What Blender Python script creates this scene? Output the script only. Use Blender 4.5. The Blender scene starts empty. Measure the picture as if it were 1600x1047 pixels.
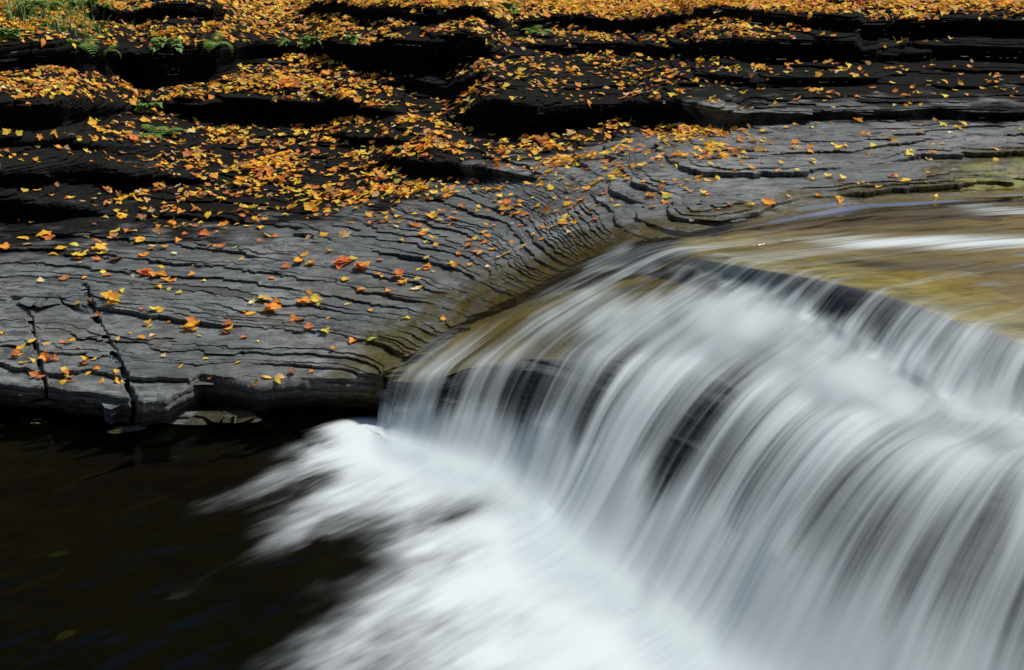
import bpy, math, random, time
import numpy as np
from mathutils import Vector, Matrix, Euler
T0 = time.time()
rng = np.random.default_rng(7)
random.seed(7)
scene = bpy.context.scene
COL = scene.collection

# ------------------------------------------------------------------ camera, sky, sun, exposure
CAM_H, PITCH, FPX = 3.0, math.radians(18.0), 2198.0        # metres above the pool, tilt, focal length in photo pixels
cam_data = bpy.data.cameras.new('camera')
cam_data.sensor_width = 36.0
cam_data.lens = 36.0 * FPX / 1600.0
cam_data.clip_end = 500.0
cam = bpy.data.objects.new('camera', cam_data)
cam.location = (0, 0, CAM_H)
cam.rotation_euler = (math.radians(90) - PITCH, 0, 0)
COL.objects.link(cam)
scene.camera = cam

SUN_EL, SUN_AZ = math.radians(60), math.radians(64)       # azimuth from +Y (ahead of the camera) towards +X
world = bpy.data.worlds.new('World')
scene.world = world
world.use_nodes = True
wn = world.node_tree.nodes; wl = world.node_tree.links
sky = wn.new('ShaderNodeTexSky'); sky.sky_type = 'NISHITA'; sky.sun_disc = False
sky.sun_elevation = SUN_EL; sky.sun_rotation = SUN_AZ            # the sky node measures its rotation from +Y as well
wl.new(sky.outputs[0], wn['Background'].inputs[0])
wn['Background'].inputs[1].default_value = 0.072
sun_data = bpy.data.lights.new('sun', 'SUN')
sun_data.energy = 3.1; sun_data.angle = math.radians(6.0); sun_data.color = (1.0, 0.94, 0.83)
sun = bpy.data.objects.new('sun', sun_data)
sd = Vector((math.sin(SUN_AZ) * math.cos(SUN_EL), math.cos(SUN_AZ) * math.cos(SUN_EL), math.sin(SUN_EL)))
sun.rotation_euler = sd.to_track_quat('Z', 'Y').to_euler()
sun.location = (0, 12, 20)
COL.objects.link(sun)
scene.view_settings.view_transform = 'Standard'
scene.view_settings.look = 'None'
scene.view_settings.gamma = 1.0
scene.view_settings.exposure = 0.62
scene.render.engine = 'CYCLES'
scene.cycles.max_bounces = 5
scene.cycles.diffuse_bounces = 2
scene.cycles.glossy_bounces = 2
scene.cycles.transparent_max_bounces = 8
scene.cycles.use_denoising = True

# ------------------------------------------------------------------ helpers
SP, CP = math.sin(PITCH), math.cos(PITCH)
def ray(px, row):
    """direction of the sight line through a photo pixel, scaled so that dy = 1"""
    u = (px - 800.0) / FPX; v = (row - 523.5) / FPX
    dy = CP - v * SP; dz = -SP - v * CP
    return u / dy, dz / dy                                   # x per metre of y, z per metre of y
def P(px, row, z):
    rx, rz = ray(px, row)
    y = (z - CAM_H) / rz
    return np.array((rx * y, y, z))
def project(x, y, z):
    dz = z - CAM_H
    d = y * CP - dz * SP
    return 800 + FPX * x / d, 523.5 + FPX * (-(dz * CP + y * SP)) / d, d

def _hash(ix, iy, seed):
    h = (ix.astype(np.int64) * 374761393 + iy.astype(np.int64) * 668265263 + seed * 974634777) & 0xFFFFFFFF
    h = ((h ^ (h >> 13)) * 1274126177) & 0xFFFFFFFF
    h = h ^ (h >> 16)
    return h
def perlin(x, y, seed=0):
    x = np.asarray(x, float); y = np.asarray(y, float)
    x0 = np.floor(x); y0 = np.floor(y); fx = x - x0; fy = y - y0
    sx = fx * fx * fx * (fx * (fx * 6 - 15) + 10); sy = fy * fy * fy * (fy * (fy * 6 - 15) + 10)
    def g(ox, oy):
        a = _hash(x0 + ox, y0 + oy, seed) * (2 * math.pi / 4294967296.0)
        return np.cos(a) * (fx - ox) + np.sin(a) * (fy - oy)
    n0 = g(0, 0) + sx * (g(1, 0) - g(0, 0)); n1 = g(0, 1) + sx * (g(1, 1) - g(0, 1))
    return (n0 + sy * (n1 - n0)) * 1.5
def fbm(x, y, octv=3, seed=0, gain=0.5):
    a, s, f = 1.0, 0.0, 1.0
    for o in range(octv):
        s = s + a * perlin(x * f, y * f, seed + 17 * o); a *= gain; f *= 2.03
    return s
def sstep(a, b, x):
    t = np.clip((x - a) / (b - a), 0, 1); return t * t * (3 - 2 * t)

def build_mesh(name, verts, faces, smooth=True, attrs=None):
    """faces: (n,3) or (n,4) int array, or list of such arrays"""
    if not isinstance(faces, list): faces = [faces]
    faces = [np.asarray(f, np.int32) for f in faces if len(f)]
    me = bpy.data.meshes.new(name)
    verts = np.asarray(verts, np.float32)
    me.vertices.add(len(verts)); me.vertices.foreach_set('co', verts.ravel())
    nl = sum(f.size for f in faces); npoly = sum(len(f) for f in faces)
    me.loops.add(nl); me.polygons.add(npoly)
    me.loops.foreach_set('vertex_index', np.concatenate([f.ravel() for f in faces]))
    tot = np.concatenate([np.full(len(f), f.shape[1], np.int32) for f in faces])
    st = np.concatenate([[0], np.cumsum(tot)[:-1]]).astype(np.int32)
    me.polygons.foreach_set('loop_start', st)
    me.polygons.foreach_set('use_smooth', np.full(npoly, smooth))
    me.update(calc_edges=True)
    for k, v in (attrs or {}).items():
        v = np.asarray(v, np.float32)
        if v.ndim == 1:
            a = me.attributes.new(k, 'FLOAT', 'POINT'); a.data.foreach_set('value', v)
        elif v.shape[1] == 3:
            a = me.attributes.new(k, 'FLOAT_VECTOR', 'POINT'); a.data.foreach_set('vector', v.ravel())
        else:
            a = me.attributes.new(k, 'FLOAT_COLOR', 'POINT'); a.data.foreach_set('color', v.ravel())
    return me
def add(name, me, mat=None, parent=None, **props):
    o = bpy.data.objects.new(name, me)
    COL.objects.link(o)
    if mat is not None and me is not None and len(me.materials) == 0: me.materials.append(mat)
    if parent is not None: o.parent = parent
    for k, v in props.items(): o[k] = v
    return o
def grid_faces(nr, nc):
    i = np.arange(nr * nc).reshape(nr, nc)
    return np.stack([i[:-1, :-1], i[:-1, 1:], i[1:, 1:], i[1:, :-1]], -1).reshape(-1, 4)

class NT:
    """small node-tree writer"""
    def __init__(s, name):
        s.m = bpy.data.materials.new(name); s.m.use_nodes = True
        s.t = s.m.node_tree; s.t.nodes.clear()
        s.out = s.n('ShaderNodeOutputMaterial')
    def n(s, kind, **kw):
        nd = s.t.nodes.new(kind)
        for k, v in kw.items(): setattr(nd, k, v)
        return nd
    def put(s, sock, v):
        if isinstance(v, bpy.types.NodeSocket): s.t.links.new(v, sock)
        elif v is not None: sock.default_value = v
    def math(s, op, a, b=None, c=None, clamp=False):
        nd = s.n('ShaderNodeMath', operation=op, use_clamp=clamp)
        for i, v in enumerate((a, b, c)):
            if v is not None: s.put(nd.inputs[i], v)
        return nd.outputs[0]
    def attr(s, name, out='Fac'):
        return s.n('ShaderNodeAttribute', attribute_name=name).outputs[out]
    def map(s, vec, scale, loc=(0, 0, 0), rot=(0, 0, 0)):
        nd = s.n('ShaderNodeMapping'); s.put(nd.inputs[0], vec)
        nd.inputs['Scale'].default_value = scale; nd.inputs['Location'].default_value = loc; nd.inputs['Rotation'].default_value = rot
        return nd.outputs[0]
    def noise(s, vec, scale, detail=3, rough=0.5, dist=0.0):
        nd = s.n('ShaderNodeTexNoise'); s.put(nd.inputs['Vector'], vec)
        nd.inputs['Scale'].default_value = scale; nd.inputs['Detail'].default_value = detail
        nd.inputs['Roughness'].default_value = rough; nd.inputs['Distortion'].default_value = dist
        return nd.outputs[0]
    def rng(s, v, a, b, c=0.0, d=1.0, smooth=True):
        nd = s.n('ShaderNodeMapRange', interpolation_type='SMOOTHSTEP' if smooth else 'LINEAR'); s.put(nd.inputs[0], v)
        for i, q in enumerate((a, b, c, d)): s.put(nd.inputs[1 + i], q)
        return nd.outputs[0]
    def mixc(s, f, a, b, mode='MIX'):
        nd = s.n('ShaderNodeMix', data_type='RGBA', blend_type=mode)
        s.put(nd.inputs[0], f)
        s.put(nd.inputs[6], a if isinstance(a, bpy.types.NodeSocket) else (*a, 1)[:4])
        s.put(nd.inputs[7], b if isinstance(b, bpy.types.NodeSocket) else (*b, 1)[:4])
        return nd.outputs[2]
    def bump(s, h, strength=0.3, dist=0.02):
        nd = s.n('ShaderNodeBump'); s.put(nd.inputs['Height'], h)
        nd.inputs['Strength'].default_value = strength; nd.inputs['Distance'].default_value = dist
        return nd.outputs[0]
    def mixs(s, f, a, b):
        nd = s.n('ShaderNodeMixShader'); s.put(nd.inputs[0], f); s.put(nd.inputs[1], a); s.put(nd.inputs[2], b)
        return nd.outputs[0]
    def done(s, sh):
        s.t.links.new(sh, s.out.inputs[0]); return s.m

# ------------------------------------------------------------------ materials
def mat_rock():
    t = NT('shale')
    co = t.n('ShaderNodeTexCoord').outputs['Object']
    algae, near_black, wet = t.attr('algae'), t.attr('near_black'), t.attr('wet')
    big = t.noise(co, 0.9, 4, 0.55)
    mid = t.noise(t.map(co, (3.0, 5.0, 24.0)), 2.6, 7, 0.72)
    bed = t.noise(t.map(co, (1.2, 2.0, 130.0)), 1.0, 3, 0.65)
    fine = t.noise(co, 160.0, 3, 0.7)
    c = t.mixc(t.rng(big, 0.35, 0.65), (0.095, 0.112, 0.118), (0.215, 0.236, 0.238))
    c = t.mixc(t.rng(mid, 0.36, 0.60), (0.055, 0.06, 0.064), c)
    c = t.mixc(t.rng(bed, 0.54, 0.64, 0.0, 0.75), c, (0.035, 0.037, 0.04))
    c = t.mixc(t.rng(fine, 0.53, 0.68, 0.0, 0.8), c, (0.038, 0.04, 0.04))
    st = t.noise(t.map(co, (1.0, 1.6, 4.0), (4, 2, 1)), 1.7, 6, 0.7)
    c = t.mixc(t.rng(st, 0.50, 0.68, 0.0, 0.6), c, (0.115, 0.10, 0.075))
    gr = t.noise(co, 46.0, 4, 0.75)
    c = t.mixc(t.rng(gr, 0.54, 0.72, 0.0, 0.6), c, (0.05, 0.052, 0.05))
    # near-black tone over the upper ledges and the pool bed
    dm = t.math('MULTIPLY', near_black, t.rng(t.noise(co, 2.2, 4, 0.6), 0.08, 0.40))
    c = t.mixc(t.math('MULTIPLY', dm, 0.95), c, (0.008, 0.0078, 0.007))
    # olive and brown algae beside the stream
    ac = t.mixc(t.noise(co, 7.0, 4, 0.6), (0.032, 0.024, 0.007), (0.085, 0.075, 0.016))
    am = t.math('MULTIPLY', t.math('MINIMUM', algae, 1.0), t.rng(t.noise(co, 4.0, 5, 0.65), 0.28, 0.55), clamp=True)
    c = t.mixc(am, c, ac)
    mm = t.math('MULTIPLY', t.math('SUBTRACT', algae, 1.0, clamp=True), t.rng(t.noise(co, 9.0, 5, 0.7), 0.40, 0.58))
    c = t.mixc(mm, c, (0.20, 0.20, 0.035))
    wt = t.math('MULTIPLY', wet, t.rng(t.noise(t.map(co, (1.2, 3.0, 1.0)), 1.5, 4, 0.6), 0.38, 0.58))
    c = t.mixc(t.math('MULTIPLY', wt, 0.55), c, t.mixc(1.0, c, (0.45, 0.46, 0.50), 'MULTIPLY'))
    bs = t.n('ShaderNodeBsdfPrincipled')
    t.put(bs.inputs['Base Color'], c)
    r = t.rng(mid, 0.3, 0.7, 0.48, 0.66)
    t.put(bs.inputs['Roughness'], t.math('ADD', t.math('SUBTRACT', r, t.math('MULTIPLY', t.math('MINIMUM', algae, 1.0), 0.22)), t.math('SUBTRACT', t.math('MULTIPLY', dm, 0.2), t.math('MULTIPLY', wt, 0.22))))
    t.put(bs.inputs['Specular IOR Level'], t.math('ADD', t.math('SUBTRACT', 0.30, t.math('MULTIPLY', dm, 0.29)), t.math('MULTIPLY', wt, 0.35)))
    h = t.math('ADD', t.math('MULTIPLY', mid, 1.0), t.math('ADD', t.math('MULTIPLY', fine, 0.35), t.math('MULTIPLY', gr, 0.4)))
    h = t.math('SUBTRACT', h, t.rng(bed, 0.54, 0.64, 0.0, 0.5))
    t.put(bs.inputs['Normal'], t.bump(h, 0.7, 0.016))
    return t.done(bs.outputs[0])
def mat_bed():
    t = NT('stream_bed_rock')
    co = t.n('ShaderNodeTexCoord').outputs['Object']
    fl = t.attr('flow', 'Vector'); ol = t.attr('olive')
    n1 = t.noise(t.map(fl, (5.0, 0.9, 1)), 1.0, 5, 0.65)
    n2 = t.noise(co, 5.0, 5, 0.65)
    br = t.mixc(t.rng(n1, 0.35, 0.65), (0.066, 0.057, 0.012), (0.215, 0.182, 0.040))
    br = t.mixc(t.rng(n2, 0.52, 0.70, 0.0, 0.8), br, (0.05, 0.036, 0.012))
    dk = t.mixc(n2, (0.02, 0.02, 0.022), (0.085, 0.085, 0.09))
    bs = t.n('ShaderNodeBsdfPrincipled')
    t.put(bs.inputs['Base Color'], t.mixc(ol, dk, br)); bs.inputs['Roughness'].default_value = 0.5
    t.put(bs.inputs['Normal'], t.bump(n2, 0.6, 0.03))
    return t.done(bs.outputs[0])
def mat_water(name, tint, white, sx, sy, soft, gloss=0.14, gfac=1.0, cw=0.5):
    """clear water and foam; the foam attribute says how much white there is, the flow attribute carries streaks along the current"""
    t = NT(name)
    fl = t.attr('flow', 'Vector'); foam = t.attr('foam')
    a = t.noise(t.map(fl, (sx * 0.35, sy * 0.6, 1), (3, 1, 0)), 1.0, 2, 0.5, 0.3)
    b = t.noise(t.map(fl, (sx, sy, 1)), 1.0, 3, 0.55, 0.25)
    c = t.noise(t.map(fl, (sx * 4.2, sy * 1.2, 1), (7, 2, 0)), 1.0, 3, 0.6)
    k = t.math('ADD', t.math('ADD', t.math('MULTIPLY', a, 0.8), t.math('MULTIPLY', b, 1.0)), t.math('MULTIPLY', c, cw))
    k = t.math('SUBTRACT', k, 0.9 + cw * 0.5)                                   # centred on zero
    edge = t.math('MULTIPLY_ADD', t.math('MULTIPLY', foam, t.math('SUBTRACT', 1.0, foam)), 3.2, 0.2)
    m = t.math('ADD', t.math('MULTIPLY', t.math('MULTIPLY', t.math('MULTIPLY', k, soft), t.attr('streak')), edge), foam)
    m = t.rng(m, 0.0, 1.0, 0.0, 0.985)
    m = t.math('MULTIPLY', m, t.rng(foam, 0.0, 0.12))
    d1 = t.n('ShaderNodeBsdfDiffuse'); t.put(d1.inputs[0], (*white, 1))
    tr = t.n('ShaderNodeBsdfTranslucent'); t.put(tr.inputs[0], (*white, 1))
    fo = t.mixs(0.30, d1.outputs[0], tr.outputs[0])
    tp = t.n('ShaderNodeBsdfTransparent'); t.put(tp.inputs[0], t.mixc(t.rng(t.attr('gloss'), 0.02, 0.08), (1, 1, 1), tint))
    gl = t.n('ShaderNodeBsdfGlossy'); gl.inputs['Roughness'].default_value = gloss
    t.put(gl.inputs['Normal'], t.bump(k, 0.10, 0.02))
    fr = t.n('ShaderNodeFresnel'); fr.inputs[0].default_value = 1.33
    clear = t.mixs(t.math('MULTIPLY', t.math('MULTIPLY', fr.outputs[0], gfac), t.attr('gloss')), tp.outputs[0], gl.outputs[0])
    return t.done(t.mixs(m, clear, fo))
def mat_leaf(name, use_attr):
    t = NT(name)
    co = t.n('ShaderNodeTexCoord').outputs['Object' if use_attr else 'Generated']
    base = t.attr('leaf_color', 'Color') if use_attr else t.n('ShaderNodeObjectInfo').outputs['Color']
    n = t.noise(co, 18.0 if use_attr else 3.5, 3, 0.6)
    c = t.mixc(t.rng(n, 0.35, 0.7, 0.0, 0.55), base, t.mixc(1.0, base, (0.80, 0.58, 0.40), 'MULTIPLY'))
    ve = t.attr('vein')
    c = t.mixc(t.math('MULTIPLY', ve, 0.45), c, t.mixc(0.5, base, (0.75, 0.55, 0.25)))
    bs = t.n('ShaderNodeBsdfPrincipled'); t.put(bs.inputs['Base Color'], c); bs.inputs['Roughness'].default_value = 0.6
    bs.inputs['Specular IOR Level'].default_value = 0.15
    tl = t.n('ShaderNodeBsdfTranslucent'); t.put(tl.inputs[0], c)
    return t.done(t.mixs(0.30, bs.outputs[0], tl.outputs[0]))
def mat_plain(name, c1, c2, scale=6.0, rough=0.8, trans=0.0, stretch=(1, 1, 1)):
    t = NT(name)
    co = t.n('ShaderNodeTexCoord').outputs['Object']
    n = t.noise(t.map(co, stretch), scale, 4, 0.6)
    c = t.mixc(t.rng(n, 0.3, 0.7), c1, c2)
    bs = t.n('ShaderNodeBsdfPrincipled'); t.put(bs.inputs['Base Color'], c); bs.inputs['Roughness'].default_value = rough
    t.put(bs.inputs['Normal'], t.bump(n, 0.3, 0.02))
    sh = bs.outputs[0]
    if trans:
        tl = t.n('ShaderNodeBsdfTranslucent'); t.put(tl.inputs[0], c); sh = t.mixs(trans, sh, tl.outputs[0])
    return t.done(sh)
M_ROCK = mat_rock()
M_BED = mat_bed()
M_WATER = mat_water('running_water', (0.86, 0.80, 0.58), (0.66, 0.75, 0.79), 5.2, 0.36, 1.6, 0.10, 1.0, 0.50)
M_STREAM = M_FALL = M_WATER
M_POOL = mat_water('pool_water', (0.11, 0.15, 0.065), (0.77, 0.85, 0.90), 4.2, 1.5, 1.2, 0.10, 1.0, 0.40)
M_LEAF = mat_leaf('autumn_leaf', False)
M_LITTER = mat_leaf('leaf_litter', True)
M_GREEN = mat_plain('green_leaf', (0.09, 0.20, 0.03), (0.20, 0.34, 0.06), 20, 0.5, 0.35)
M_STEM = mat_plain('green_stem', (0.06, 0.08, 0.02), (0.10, 0.11, 0.03), 20, 0.6)
M_HILL = mat_plain('woodland', (0.03, 0.025, 0.010), (0.20, 0.12, 0.03), 0.5, 0.9)

# ------------------------------------------------------------------ the lie of the land
ctrl = [P(*a) for a in [
    (-100, 600, .20), (0, 605, .20), (225, 630, .20), (400, 608, .20), (585, 585, .26),
    (0, 470, .34), (200, 450, .39), (400, 450, .43), (600, 480, .43), (700, 450, .51),
    (0, 350, .52), (300, 350, .54), (550, 350, .60), (700, 380, .61), (800, 350, .70),
    (880, 402, .74), (1000, 366, .93), (1075, 346, 1.01), (710, 485, .46), (605, 572, .31),
    (1000, 320, .97), (900, 300, .90), (1000, 250, 1.06), (1300, 250, 1.11), (1300, 303, 1.02), (1600, 283, 1.01),
    (1600, 200, 1.14), (1800, 278, 1.02),
    (1350, 380, .86), (1600, 380, .86), (1250, 480, .72), (1100, 430, .80), (1500, 640, .66), (900, 500, .55), (760, 520, .44)]]
ctrl += [np.array(a) for a in [(-3.5, 13, .68), (-4.5, 17, .88), (0, 12, .86), (0, 17, 1.08), (3.5, 12, 1.26), (4, 16, 1.46), (6, 21, 1.7),
                               (-6, 21, 1.05), (0, 23, 1.35), (-4.2, 9.3, .40), (-3.6, 7.3, .19), (-6, 12, .62), (6, 12, 1.25)]]
ctrl = np.array(ctrl)
def _phi(r2): return 0.5 * r2 * np.log(np.maximum(r2, 1e-12))
n_c = len(ctrl)
A = np.zeros((n_c + 3, n_c + 3)); d2 = ((ctrl[:, None, :2] - ctrl[None, :, :2]) ** 2).sum(-1)
A[:n_c, :n_c] = _phi(d2) + np.eye(n_c) * 0.02
A[:n_c, n_c] = 1; A[:n_c, n_c + 1:] = ctrl[:, :2]; A[n_c:, :n_c] = A[:n_c, n_c:].T
wts = np.linalg.solve(A, np.concatenate([ctrl[:, 2], [0, 0, 0]]))
def G(x, y):
    x = np.asarray(x, float); y = np.asarray(y, float)
    z = wts[n_c] + wts[n_c + 1] * x + wts[n_c + 2] * y
    for i in range(n_c): z = z + wts[i] * _phi((x - ctrl[i, 0]) ** 2 + (y - ctrl[i, 1]) ** 2)
    return z

# rows of the dark risers: (column, top row, foot row), listed from the water upwards
RISERS = [
    [(-260, 300, 345), (0, 300, 345), (100, 316, 345), (190, 332, 340)],
    [(-260, 262, 292), (0, 262, 292), (150, 262, 297), (250, 268, 292), (345, 278, 285)],
    [(575, 250, 256), (620, 245, 266), (680, 249, 280), (760, 260, 286), (830, 270, 284), (880, 277, 281)],
    [(-260, 214, 232), (0, 214, 232), (130, 218, 238), (220, 226, 231)],
    [(490, 214, 219), (540, 205, 222), (620, 214, 226), (690, 222, 226)],
    [(-260, 158, 205), (0, 158, 205), (100, 156, 203), (165, 156, 188), (225, 163, 172), (290, 150, 184), (400, 146, 190), (540, 152, 190), (640, 168, 178)],
    [(700, 186, 190), (755, 152, 204), (820, 158, 216), (880, 166, 212), (960, 165, 196), (1060, 152, 196), (1120, 160, 200), (1180, 172, 194), (1300, 170, 190), (1450, 168, 186), (1600, 172, 191), (1860, 172, 191)],
    [(560, 132, 137), (640, 122, 142), (740, 118, 140), (800, 126, 132)],
    [(1040, 118, 124), (1150, 118, 134), (1300, 116, 132), (1420, 122, 128)],
    [(-260, 75, 112), (0, 74, 112), (120, 70, 112), (200, 72, 126), (270, 72, 134), (340, 70, 128), (400, 62, 92), (470, 66, 84), (545, 64, 108), (620, 58, 117), (700, 54, 116), (760, 66, 92), (800, 80, 86)],
    [(800, 72, 76), (860, 66, 82), (960, 68, 84), (1040, 70, 88), (1110, 66, 97), (1200, 62, 100), (1334, 60, 98), (1346, 76, 97), (1500, 70, 94), (1860, 70, 94)],
    [(120, 24, 26), (160, 10, 34), (240, 9, 36), (335, 12, 34), (380, 20, 24)],
    [(450, 22, 25), (490, 8, 28), (560, 12, 36), (640, 14, 38), (760, 18, 38), (900, 22, 40), (1060, 22, 42), (1250, 24, 44), (1330, 26, 50), (1400, 27, 58), (1600, 27, 56), (1860, 27, 56)],
]
STEPS = []                                # each: u nodes, distance of the riser, its height
def steps_sum(u, y):
    s = 0.0
    for (un, yn, hn, zb) in STEPS:
        s = s + np.interp(u, un, hn) * sstep(-0.05, 0.05, y - np.interp(u, un, yn))
    return s
# front edge of the bank where it meets the pool, then on under the falling water
FRONT = [(-400, 596, 642), (0, 598, 642), (70, 602, 645), (160, 614, 655), (222, 627, 668), (262, 622, 664), (303, 602, 650), (312, 592, 655), (400, 606, 665), (500, 598, 668), (582, 588, 668)]
fu, fy = [], []
for px, rt, rb in FRONT:
    p = P(px, rt, 0.20 + (0.06 if px > 550 else 0)); fu.append(p[0] / p[1]); fy.append(p[1])
# stream lines: upstream, upper reach, lip of the upper step, its foot, shelf, lip of the main fall, foot
LINES = [
    [(1720, 283, 1.0), (1330, 306, 1.0), (1068, 350, .985), (872, 406, .73), (708, 488, .45), (596, 577, .30), (583, 668, 0)],
    [(1720, 303, 1.0), (1350, 328, 1.0), (1082, 371, .98), (930, 409, .78), (770, 492, .50), (655, 583, .315), (620, 688, 0)],
    [(1720, 318, 1.0), (1380, 344, 1.0), (1092, 385, .985), (985, 415, .825), (850, 482, .60), (745, 561, .43), (687, 713, 0)],
    [(1740, 333, 1.0), (1405, 357, 1.0), (1105, 394, .995), (1040, 420, .865), (930, 482, .68), (850, 546, .50), (766, 738, 0)],
    [(1790, 348, 1.0), (1470, 368, 1.0), (1165, 405, 1.0), (1112, 434, .885), (1030, 490, .74), (950, 549, .57), (840, 785, 0)],
    [(1850, 362, 1.0), (1530, 382, 1.0), (1245, 418, 1.0), (1190, 456, .865), (1120, 507, .75), (1050, 559, .61), (888, 832, 0)],
    [(1910, 376, 1.0), (1600, 396, 1.0), (1330, 435, 1.0), (1268, 492, .845), (1208, 542, .745), (1150, 583, .64), (958, 890, 0)],
    [(1980, 394, 1.0), (1680, 414, 1.0), (1420, 460, 1.0), (1350, 543, .82), (1300, 588, .75), (1250, 623, .67), (1040, 950, 0)],
    [(2050, 414, 1.0), (1760, 436, 1.0), (1500, 490, 1.0), (1425, 590, .81), (1385, 630, .755), (1340, 660, .69), (1110, 1002, 0)],
    [(2120, 434, 1.0), (1840, 458, 1.0), (1580, 515, 1.0), (1510, 630, .80), (1470, 664, .757), (1422, 690, .71), (1172, 1060, 0)],
    [(2200, 458, 1.0), (1920, 482, 1.0), (1665, 555, 1.0), (1610, 658, .79), (1570, 682, .765), (1525, 702, .73), (1275, 1140, 0)],
    [(2290, 484, 1.0), (2010, 508, 1.0), (1755, 595, 1.0), (1705, 690, .79), (1665, 703, .765), (1632, 718, .74), (1395, 1215, 0)],
    [(2390, 512, 1.0), (2110, 540, 1.0), (1870, 645, 1.0), (1820, 735, .79), (1785, 748, .765), (1750, 768, .74), (1550, 1300, 0)],
    [(2500, 545, 1.0), (2230, 580, 1.0), (1990, 695, 1.0), (1945, 790, .79), (1915, 806, .765), (1880, 832, .74), (1720, 1400, 0)],
]
CT = np.array([[P(*c) for c in L] for L in LINES])               # lines x 7 x 3
for L in CT[1:]:
    m = 0.5 * (L[5] + L[6]); fu.append(m[0] / m[1]); fy.append(m[1])
fu = np.array(fu); fy = np.array(fy)
order = np.argsort(fu); fu, fy = fu[order], fy[order]

SHELF_C = P(310, 660, .03)
def pool_bed(x, y):
    z = -0.26 + 0.05 * fbm(x * 1.1, y * 1.1, 3, 91)
    for (px, row, zz, rx_, ry_) in [(320, 648, .02, .34, .12), (190, 676, -.03, .55, .14), (60, 668, -.04, .5, .2)]:
        c = P(px, row, zz)
        d = ((x - c[0]) / rx_) ** 2 + ((y - c[1]) / ry_) ** 2
        z = np.maximum(z, zz + 0.03 - 0.06 * d + 0.03 * fbm(x * 3, y * 6, 3, 33))
    return z
# joints that cut the bank into blocks: polylines of photo points on the platform surface
JOINTS = [([(132, 462), (160, 515), (190, 560), (222, 628)], .30, .014, .30), ([(46, 492), (56, 540), (76, 600)], .28, .009, .25),
          ([(20, 468), (90, 470), (150, 490)], .33, .022, .07)]
def joint_cut(x, y):
    s = 0.0
    for pts, z, w, dep in JOINTS:
        q = [P(a, b, z)[:2] for a, b in pts]
        d = np.full(np.shape(x), 9.0)
        for a, b in zip(q[:-1], q[1:]):
            ab = b - a; tt = np.clip(((x - a[0]) * ab[0] + (y - a[1]) * ab[1]) / (ab @ ab), 0, 1)
            d = np.minimum(d, np.hypot(x - a[0] - tt * ab[0], y - a[1] - tt * ab[1]))
        s = s + dep * (1 - sstep(w * .5, w * 1.3, d + .008 * perlin(x * 9, y * 9, 31)))
    return s
def land_plain(u, y):
    return G(u * y, y) + steps_sum(u, y)
for nodes in RISERS:
    un, yn, hn, zb = [], [], [], []
    for px, rt, rb in nodes:
        rx, rz = ray(px, rb); ys = np.linspace(6.5, 26, 1600)
        zz = land_plain(np.full_like(ys, rx), ys); below = np.nonzero(zz > CAM_H + rz * ys)[0]
        y = ys[below[0]] if len(below) else 25.0
        zf = CAM_H + rz * y
        _, rz2 = ray(px, rt)
        un.append(rx); yn.append(y); zb.append(zf); hn.append(max(0.0, CAM_H + rz2 * (y + 0.03) - zf))
    hn[0] = hn[0] if nodes[0][0] < 0 else 0.0
    hn[-1] = hn[-1] if nodes[-1][0] > 1600 else 0.0
    STEPS.append(tuple(np.array(q) for q in (un, yn, hn, zb)))

# fan-shaped survey grid
NC, NR = 580, 690
ug = np.concatenate([np.linspace(-.66, -.42, 40, endpoint=False), np.linspace(-.42, .42, NC - 80), np.linspace(.42, .66, 41)[1:]])
NC = len(ug)
yg = np.exp(np.linspace(math.log(5.2), math.log(22.0), NR))
U, Y = np.meshgrid(ug, yg); X = U * Y
BASE = G(X, Y) + 0.018 * fbm(X * 0.9, Y * 1.3, 3, 5) + 0.0045 * fbm(X * 5, Y * 7, 3, 8) - joint_cut(X, Y)
NF = [fbm(X * 3.5 + 9 * k, Y * 5.5, 3, 100 + k) for k in range(5)]
NF2 = [perlin(X * 22 + 9 * k, Y * 30, 200 + k) for k in range(3)]
NQ = [np.round(1.6 * perlin(X * 5 + 4 * k, Y * 7, 700 + k)) + .6 * np.round(1.6 * perlin(X * 13, Y * 17 + 4 * k, 710 + k)) for k in range(4)]
JAG = 0.10 * fbm(X * 1.4, Y * 1.4, 3, 40) + 0.03 * np.round(2.2 * fbm(X * 2.3, Y * 1.1, 2, 41)) / 1.0
POOLB = pool_bed(X, Y)
FRONTJ = 0.035 * fbm(X * 4, Y * 4, 3, 60)
def land_at_level(zk, k):
    """height field as the bed at level zk sees it: lower beds sit further back under each riser"""
    s = BASE.copy()
    for (un, yn, hn, zb) in STEPS:
        yc = np.interp(ug, un, yn); h = np.interp(ug, un, hn); b = np.interp(ug, un, zb)
        act = h > 0.004
        if not act.any(): continue
        q = np.clip((zk - b) / np.maximum(h, .01), -0.2, 1.2)
        rec = np.where(act, np.minimum(0.9 * h, 0.20) * np.clip((0.80 - q) / 0.5, 0, 1), 0)
        i0, i1 = np.searchsorted(yg, (yc.min() - .5, yc.max() + .8))
        s[i0:i1] += h * sstep(-0.04, 0.04, Y[i0:i1] - yc - rec + JAG[i0:i1] * np.minimum(1, h * 8))
        s[i1:] += h
    fr = np.interp(ug, fu, fy)
    rec = 0.16 * np.clip((0.15 - zk) / 0.1, 0, 1)
    s = POOLB + (s - POOLB) * sstep(-0.03, 0.03, Y - fr - rec + FRONTJ)
    return s + 0.0036 * NF[k % 5] + 0.0020 * NF2[k % 3] + 0.0022 * NQ[k % 4]

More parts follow.
